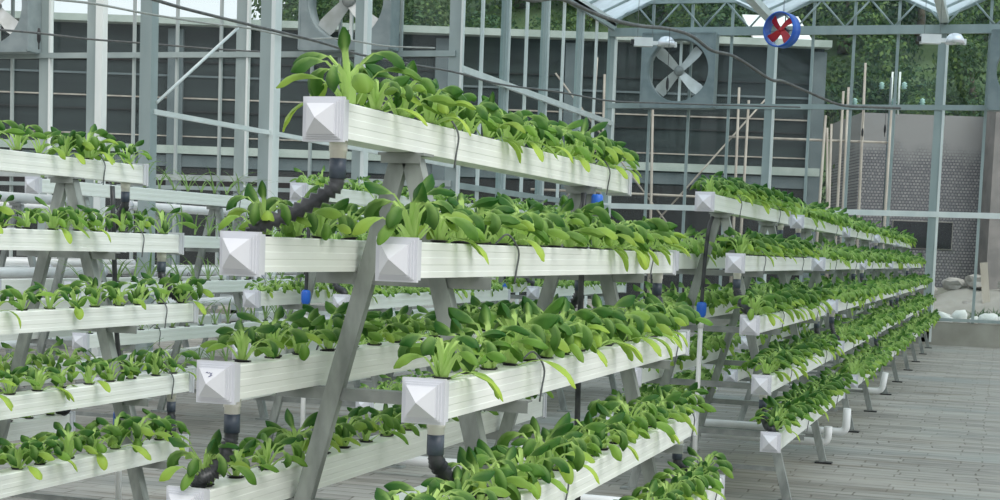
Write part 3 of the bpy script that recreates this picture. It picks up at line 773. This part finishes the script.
def pull(top, z0, label):
    r = empty('pull_switch', (top[0], top[1], z0), label, 'switch', 'hanging pull switches')
    MB().tube([(0, 0, .1), (0, 0, top[2] - z0)], .004, 6).build('cord', M['black'], r)
    MB().lathe([(.001, -.08), (.006, -.08), (.006, -.02), (.015, 0), (.02, .02), (.02, .09), (.012, .14), (.001, .14)], (0, 0, 0), n=12).build('handle', M['black'], r)
PULLS = [((-4.24, 19.45, 4.46), 3.7, 'black pull switch on a cord before the large grey fan'), ((-2.61, 28.94, 4.39), 3.88, 'black pull switch hanging on a cord before the block building'), ((-2.22, 29.06, 4.4), 3.96, 'shorter black pull switch hanging before the block building'), ((-9.78, 13.9, 3.69), 3.57, 'small black pull switch hanging on the left post')]
for p in PULLS: pull(*p)

# ------------------------------------------------------------------ outside
gr = MB().add([(-60, 31.1, .38), (40, 31.1, .38), (40, 120, .38), (-60, 120, .38), (-60, 21.8, .38), (-8.05, 21.8, .38), (-8.05, 31.1, .38)], [(0, 1, 2, 3), (4, 5, 6, 0)]).build('ground', M['soil']); tag(gr, kind='structure')
YAW = .3126
NX = Vector((math.cos(YAW), math.sin(YAW), 0)); NYV = Vector((-math.sin(YAW), math.cos(YAW), 0))
def frame_at(p): return p
# dark net house behind, its front facing the camera
nh = empty('net_house', (-13.9, 36.05, 0), 'long dark net house with a pale eave standing behind the end walls', 'building', rz=YAW)
def npart(name, m, c, d, rot=None): return MB().box(c, d, rot).build(name, m, nh)
W0, W1 = -22., 9.85           # along the front, metres from the middle
npart('net_wall', M['net_house'], ((W0 + W1) / 2, .2, 3.46), (W1 - W0, .1, 6.9))
npart('net_end_wall', M['net_house'], (W1 - .05, 3.2, 3.4), (.1, 6., 6.7))
npart('eave', M['eave'], ((W0 + W1) / 2, .0, 6.92), (W1 - W0 + .2, .5, .17))
rr = Matrix.Rotation(.32, 3, 'X')
npart('white_roof_sheet', M['white_sheet'], (8.9, 1.6, 7.45), (1.5, 3., .06), Matrix.Rotation(.40, 3, 'X'))
npart('sill_beam', M['eave'], ((W0 + W1) / 2, .1, 3.76), (W1 - W0, .2, .2)); npart('lower_beam', M['net_post'], ((W0 + W1) / 2, .16, 3.48), (W1 - W0, .15, .28))
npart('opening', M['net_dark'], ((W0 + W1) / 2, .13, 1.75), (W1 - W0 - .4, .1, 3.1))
for bz, bh, bm_ in ((5.95, .03, 'net_dark'), (4.72, .03, 'net_dark'), (4.1, .03, 'bamboo')):
    npart('wire_bar', M[bm_], ((W0 + W1) / 2, .13, bz), (W1 - W0, .05, bh))
npart('brown_bar', M['bamboo'], ((W0 + W1) / 2, .14, 5.05), (W1 - W0, .06, .035))
npart('upper_bar', M['net_post'], ((W0 + W1) / 2, .14, 5.6), (W1 - W0, .06, .05))
for x in (-21, -13.5, -6.4, .3, 3.55, 9.7): npart('post', M['net_post'], (x, .12, 3.4), (.38, .2, 6.7))

def world(c):                               # a point of the net house's own space in the world
    return nh.location + NX * c[0] + NYV * c[1] + Vector((0, 0, c[2]))
# bamboo poles leaning before it
POLES = [(680, 38), (688, 36), (725, 20), (783, 60), (786, 65), (824, 96), (829, 66), (834, 62), (845, 42), (861, 76), (816, 88), (820, 96)]
PX = [(3.9, 0.2), (4.35, -.05), (5.6, -.1), (7.6, .0), (7.75, .1), (9.95, -.05), (10.1, .05), (10.25, .02), (10.65, .0), (11.25, .1), (9.6, .15), (10.0, -.2)]
PT = [6.3, 5.9, 5.6, 5.7, 5.4, 4.9, 5.7, 5.8, 6.4, 5.4, 5.1, 4.8]
PL = ['weathered pole leaning before the net house near the large fan', 'second weathered pole from the large fan', 'weathered pole standing below the large fan', 'weathered pole just beside the white post under the red fan',
      'thin weathered pole second from the white post under the red fan', 'short pole at the start of the pole bundle', 'tall pole in the bundle beside the block building', 'tall pole in the middle of the bundle beside the block building',
      'tallest pole of the bundle beside the block building', 'pole standing apart just before the block building', 'leaning pole at the edge of the dark net house', 'lowest leaning pole of the bundle beside the block building']
for (x, lean), zt, lab in zip(PX, PT, PL):
    a = world((x, -1.1, 0)); b = world((x + lean, -.9, zt))
    o = MB().tube([Vector((0, 0, 0)), (b - a) * .5 + Vector((.01, 0, 0)), b - a], [.04, .036, .03], 8).build('pole', M['bamboo'], None, a); tag(o, lab, 'pole', 'bamboo poles before the net house')
for z, lab in ((3.05, 'horizontal scaffold bar below the large fan'), (4.5, 'horizontal scaffold bar tied across the pole bundle')):
    a, b = (world((2.6, -.86, z)), world((8.6, -.86, z - .05))) if z < 4 else (world((7.4, -.86, z)), world((11.3, -.86, z)))
    o = MB().tube([Vector((0, 0, 0)), b - a], .03, 8).build('scaffold_bar', M['bamboo'], None, a); tag(o, lab, 'pole', 'scaffold bars')
for (x0, z0, x1, z1), lab in zip(((3.1, 5.9, 6.6, 1.6), (5.1, 1.6, 8.4, 5.6), (2.2, 1.4, 4.6, 4.2)), ('thin scaffold bar slanting down under the large fan', 'thin scaffold bar slanting up toward the red fan', 'thin scaffold bar slanting up behind the nearest rack')):
    a, b = world((x0, -.80, z0)), world((x1, -.80, z1))
    o = MB().tube([Vector((0, 0, 0)), b - a], .022, 8).build('scaffold_bar', M['bamboo'], None, a); tag(o, lab, 'pole', 'scaffold bars')

# grey block building
bl = empty('block_building', (-2.7, 47.0, 0), 'grey block building with dark window openings behind the end wall', 'building', rz=YAW)
def bpart(name, m, c, d, par=None): return MB().box(c, d).build(name, m, par or bl)
bpart('wall', M['mosaic'], (.75, 2.0, 2.98), (4.75, 4., 5.96))
bpart('plinth', M['concrete'], (.75, -.06, .75), (4.75, .12, .25))
for cx, w in ((.02, 1.05), (.98, .52)):
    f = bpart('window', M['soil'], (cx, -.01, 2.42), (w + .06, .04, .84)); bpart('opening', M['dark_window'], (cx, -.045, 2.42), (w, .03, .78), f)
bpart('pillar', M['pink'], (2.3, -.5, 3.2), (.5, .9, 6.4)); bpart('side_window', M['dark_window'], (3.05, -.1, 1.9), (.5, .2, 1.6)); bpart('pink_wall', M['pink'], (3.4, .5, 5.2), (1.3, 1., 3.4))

# rubble, sacks and a plank behind the kerb
def blob(name, loc, s, m, label, cat, group, seed, flat=.7):
    R = random.Random(seed); import bmesh
    bm = bmesh.new(); bmesh.ops.create_icosphere(bm, subdivisions=2, radius=1.)
    ph = [R.random() * 6 for _ in range(6)]
    for v in bm.verts:
        d = 1 + .18 * math.sin(3 * v.co.x + ph[0]) * math.cos(3 * v.co.y + ph[1]) + .14 * math.sin(5 * v.co.z + ph[2] + 2 * v.co.x) + .06 * math.sin(9 * v.co.y + ph[3])
        v.co = v.co * d; v.co.z *= flat
        v.co.z = max(v.co.z, -flat * .75)
    bmesh.ops.scale(bm, vec=(s, s * .8, s), verts=bm.verts)
    me = bpy.data.meshes.new(name); bm.to_mesh(me); bm.free(); me.materials.append(m)
    me.polygons.foreach_set('use_smooth', [name == 'sack'] * len(me.polygons))
    o = bpy.data.objects.new(name, me); COL.objects.link(o); o.location = (loc[0], loc[1], loc[2] + s * flat * .75); o.rotation_euler = (0, 0, R.random() * 6)
    return tag(o, label, cat, group)
SK = [(-1.12, 32.6, .20), (-.80, 32.7, .24), (-.22, 32.5, .24), (.06, 32.9, .17), (.22, 32.5, .20), (-1.02, 32.35, .15), (-.5, 32.95, .15)]
SL = ['white sack behind the kerb closest to the racks', 'plump white sack second along the kerb', 'large white sack behind the middle of the kerb', 'small white sack between two larger ones behind the kerb', 'white sack behind the kerb at the right edge', 'small white sack touching the kerb beside the racks', 'small white sack set back among the other sacks']
for i, ((x, y, s), l) in enumerate(zip(SK, SL)): blob('sack', (x, y, .36), s * .85, M['bag'], l, 'sack', 'white sacks behind the kerb', 20 + i, .8)
mound = MB()
G = 22
vs = []
for i in range(G + 1):
    for j in range(G + 1):
        x = -4 + 8 * i / G; y = 33.3 + 5.4 * j / G
        h = .95 * math.exp(-((x - .3) ** 2 / 5 + (y - 36.3) ** 2 / 2.2)) + .12 * math.sin(3.1 * x + y) * math.sin(2.3 * y) + .07 * rnd.random()
        e = min(i, j, G - i, G - j) / 4
        vs.append((x, y, .36 + .8 * max(0., h) * min(1, e)))
mound.add(vs, [(i * (G + 1) + j, (i + 1) * (G + 1) + j, (i + 1) * (G + 1) + j + 1, i * (G + 1) + j + 1) for i in range(G) for j in range(G)], True)
o = mound.build('rubble_mound', M['soil']); tag(o, 'low mound of grey soil and rubble behind the sacks', 'rubble', kind='stuff')
ROCKS = [(-1.6, 36.2, .75, .25), (-1.0, 36.6, .85, .3), (-.55, 36.2, .95, .32), (.1, 36.0, .95, .22), (.5, 36.4, .95, .35), (-1.9, 35.6, .45, .2), (-.7, 35.4, .5, .18), (.2, 35.3, .5, .2)]
RL = ['grey stone at the end of the rubble mound near the racks', 'broken grey stone on the rubble mound below the window openings', 'large stone on top of the rubble mound', 'flat stone on the rubble mound beside the plank', 'large stone on the rubble mound at the right edge', 'low stone at the foot of the mound near the racks', 'stone in front of the mound above the sacks', 'stone in front of the mound at the right edge']
for i, ((x, y, z, s), l) in enumerate(zip(ROCKS, RL)): blob('rock', (x, y, z + .12), s, M['rock'], l, 'stone', 'stones on the rubble mound', 60 + i, .6)
o = MB().box((0, 0, 0), (.16, .04, 1.0), Matrix.Rotation(-.12, 3, 'Y')).build('plank', M['plank'], None, (-.35, 35.2, 1.15)); tag(o, 'pale wooden plank stuck upright in the rubble', 'plank')
# low weeds behind the sacks
V, F, T = [], [], []
for i in range(420):
    R = rnd; x = rnd.uniform(-.55, .2); y = rnd.uniform(33.1, 33.7)
    v, f, t = leaf_arrays(R, R.random() * 6.28, R.uniform(.8, 1.5), R.uniform(.5, 1.5), .05, R.uniform(.15, .38), .05, .0, .1, .1, 2, 3, .2, thin=True)
    o_ = len(V); V += [(a + x, b + y, c + .38) for a, b, c in v]; T += t; F += [tuple(k + o_ for k in q) for q in f]
o = bpy.data.objects.new('weeds', leaf_mesh('weeds', V, F, T, M['tree_dark'])); COL.objects.link(o); tag(o, 'patch of low green weeds behind the white sacks', 'weeds', kind='stuff')

# utility pole with insulators
up = empty('utility_pole', (-3.2, 43.2, 0), 'utility pole with teal insulators rising behind the glass wall', 'utility pole')
MB().tube([(0, 0, 0), (0, 0, 6.6)], [.05, .035], 10).build('mast', M['net_post'], up)
MB().tube([(.22, 0, 5.6), (.22, 0, 6.75)], .028, 8).build('prong', M['white_sheet'], up)
MB().tube([(.02, 0, 5.6), (.02, 0, 6.75)], .028, 8).build('prong', M['white_sheet'], up)
MB().box((-.1, 0, 5.8), (2.1, .06, .05)).build('crossarm', M['net_post'], up)
for x, z in ((-.95, 5.84), (-.25, 6.28), (.1, 5.84), (.35, 6.28), (.85, 5.84)):
    MB().lathe([(.02, 0), (.08, .02), (.045, .06), (.09, .09), (.05, .13), (.075, .16), (.015, .2)], (x, 0, z), n=12).build('insulator', M['teal'], up)

# hill and trees
def hill_h(u, d):
    """u along the camera's side direction, d beyond"""
    s = 1 / (1 + math.exp(-(u + 9) / 2.))
    return (2.5 + 27 * s) * (1 - math.exp(-max(0, d - 48) / 26.)) + .5 * math.sin(u * .5) * s
G1, G2 = 44, 24; vs = []
C0 = Vector((0, 0, 0))
for i in range(G1 + 1):
    for j in range(G2 + 1):
        u = -75 + 120 * i / G1; d = 50 + 75 * j / G2
        p = NX * u + NYV * d; vs.append((p.x, p.y, hill_h(u, d) - .05))
o = MB().add(vs, [(i * (G2 + 1) + j, (i + 1) * (G2 + 1) + j, (i + 1) * (G2 + 1) + j + 1, i * (G2 + 1) + j + 1) for i in range(G1) for j in range(G2)], True).build('hill', M['hill']); tag(o, kind='structure')

vs = []; g1, g2 = 40, 14
for i in range(g1 + 1):
    for j in range(g2 + 1):
        u = -25 + 70 * i / g1; d = 118 + 40 * j / g2
        h = 44 / (1 + math.exp(-(u + 19.5) / 1.5)) * min(1, j / 6) + .8 * math.sin(u * 1.1) * math.sin(d * .3 + u)
        p = NX * u + NYV * d; vs.append((p.x, p.y, h))
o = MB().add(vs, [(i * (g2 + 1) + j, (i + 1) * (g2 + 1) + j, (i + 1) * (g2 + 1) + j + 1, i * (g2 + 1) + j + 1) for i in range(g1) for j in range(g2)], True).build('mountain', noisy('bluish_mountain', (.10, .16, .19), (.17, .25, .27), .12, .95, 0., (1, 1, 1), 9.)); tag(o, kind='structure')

def crown_mesh(seed, n, m, hr=1.15):
    R = random.Random(seed); V, F, T = [], [], []
    cl = [(R.gauss(0, .42), R.gauss(0, .42), R.gauss(.1, .45) * hr, R.uniform(.28, .5)) for _ in range(16)]
    for i in range(n):
        cx, cy, cz, r = cl[R.randrange(len(cl))]
        d = Vector((R.gauss(0, 1), R.gauss(0, 1), R.gauss(0, 1))).normalized() * r * R.uniform(.72, 1.05)
        p = Vector((cx, cy, cz)) + d
        a = (d.normalized() + Vector((R.gauss(0, .5), R.gauss(0, .5), R.gauss(.2, .5)))).normalized()
        u = a.cross(Vector((R.gauss(0, 1), R.gauss(0, 1), R.gauss(0, 1)))).normalized(); w = a.cross(u)
        s = R.uniform(.028, .058); o_ = len(V)
        V += [tuple(p - u * s), tuple(p + w * s * .6 + a * s * .2), tuple(p + u * s), tuple(p - w * s * .6 + a * s * .2)]
        tv = (0, R.choice((0, 0, .1, .35)), R.uniform(-.25, .35), 1); T += [tv] * 4
        F.append((o_, o_ + 1, o_ + 2, o_ + 3))
    return leaf_mesh('crown', V, F, T, m)
CR = [crown_mesh(1 + i, 5200, M['tree'] if i % 2 else M['tree_dark']) for i in range(4)]
def tree(u, d, s, kind, label, z=None):
    p = NX * u + NYV * d; z = hill_h(u, d) if z is None else z
    r = empty('tree', (p.x, p.y, z), label, 'tree', 'trees on the hillside')
    MB().tube([(0, 0, -.1), (.05 * s, 0, s * .4), (0, 0, s * .9)], [.09 * s, .07 * s, .03 * s], 8).build('trunk', M['bark'], r)
    c = bpy.data.objects.new('crown', CR[kind]); COL.objects.link(c); c.parent = r; c.location = (0, 0, s * .95); c.scale = (s, s, s * 1.05); c.rotation_euler = (0, 0, rnd.random() * 6)
TREES = []
for row, (d, step, s) in enumerate(((50, 2.5, 1.7), (54, 2.8, 1.9), (59, 3.2, 2.2), (65, 3.6, 2.5), (72, 4.2, 3.0), (81, 5.0, 3.7))):
    u = -.118 * d
    while u < .34 * d:
        TREES.append((row, u + rnd.uniform(-.6, .6), d + rnd.uniform(-1.5, 1.5), s * rnd.uniform(.85, 1.25))); u += step
RW = ['lowest', 'second', 'third', 'fourth', 'fifth', 'highest']
cnt = {}
for row, u, d, s in TREES:
    cnt[row] = cnt.get(row, 0) + 1
    tree(u, d, s, rnd.randrange(4), f'leafy green tree, {ORD[cnt[row] - 1]} from the open sky, in the {RW[row]} row of the hillside' if cnt[row] <= 20 else f'leafy green tree at the far end of the {RW[row]} hillside row')
for u, d, s, lab in ((-1.9, 46, 1.15, 'round pale green tree above the net house eave behind the fan post'), (-3.4, 46, 1.0, 'smaller round green tree above the net house eave')):
    pass

# ------------------------------------------------------------------ light
w = bpy.data.worlds.new('overcast_sky'); SC.world = w; w.use_nodes = True
nt = w.node_tree; bg = nt.nodes['Background']
tc = nt.nodes.new('ShaderNodeTexCoord'); sp = nt.nodes.new('ShaderNodeSeparateXYZ'); rp = nt.nodes.new('ShaderNodeValToRGB')
nt.links.new(tc.outputs['Generated'], sp.inputs[0]); nt.links.new(sp.outputs['Z'], rp.inputs['Fac']); nt.links.new(rp.outputs['Color'], bg.inputs['Color'])
cr = rp.color_ramp
cr.elements[0].position = 0.; cr.elements[0].color = (.16, .17, .15, 1)
cr.elements[1].position = .6; cr.elements[1].color = (.97, .99, 1., 1)
e = cr.elements.new(.02); e.color = (.55, .58, .60, 1)
e = cr.elements.new(.12); e.color = (.90, .94, .97, 1)
bg.inputs['Strength'].default_value = 1.12
sun = bpy.data.lights.new('sun', 'SUN'); sun.energy = 2.3; sun.angle = math.radians(50); sun.color = (1., .98, .94)
so = bpy.data.objects.new('sun', sun); COL.objects.link(so)
so.rotation_euler = Vector((-.75, .35, -1.)).to_track_quat('-Z', 'Y').to_euler()

# ------------------------------------------------------------------ camera
f, yaw, pitch, roll, px, py = 1521.69, .3126, -.0839, .0361, 505.25, 376.13
fwd = Vector((-math.sin(yaw) * math.cos(pitch), math.cos(yaw) * math.cos(pitch), math.sin(pitch)))
rt = Vector((math.cos(yaw), math.sin(yaw), 0)); upv = rt.cross(fwd)
r2 = rt * math.cos(roll) + upv * math.sin(roll); u2 = -rt * math.sin(roll) + upv * math.cos(roll)
cam = bpy.data.cameras.new('camera'); co = bpy.data.objects.new('camera', cam); COL.objects.link(co)
co.matrix_world = Matrix(((r2.x, u2.x, -fwd.x, 0), (r2.y, u2.y, -fwd.y, 0), (r2.z, u2.z, -fwd.z, 1.585), (0, 0, 0, 1)))
cam.sensor_fit = 'HORIZONTAL'; cam.sensor_width = 36.; cam.lens = f / 1000 * 36.
cam.shift_x = -(px - 500) / 1000; cam.shift_y = (py - 250) / 1000
cam.clip_start = .05; cam.clip_end = 400
SC.camera = co
SC.view_settings.view_transform = 'Standard'; SC.view_settings.look = 'None'; SC.view_settings.gamma = 1.; SC.view_settings.use_curve_mapping = False
SC.view_settings.exposure = 0.
print('PLANTS', n_plants[0], 'mass verts', mass_n[0])
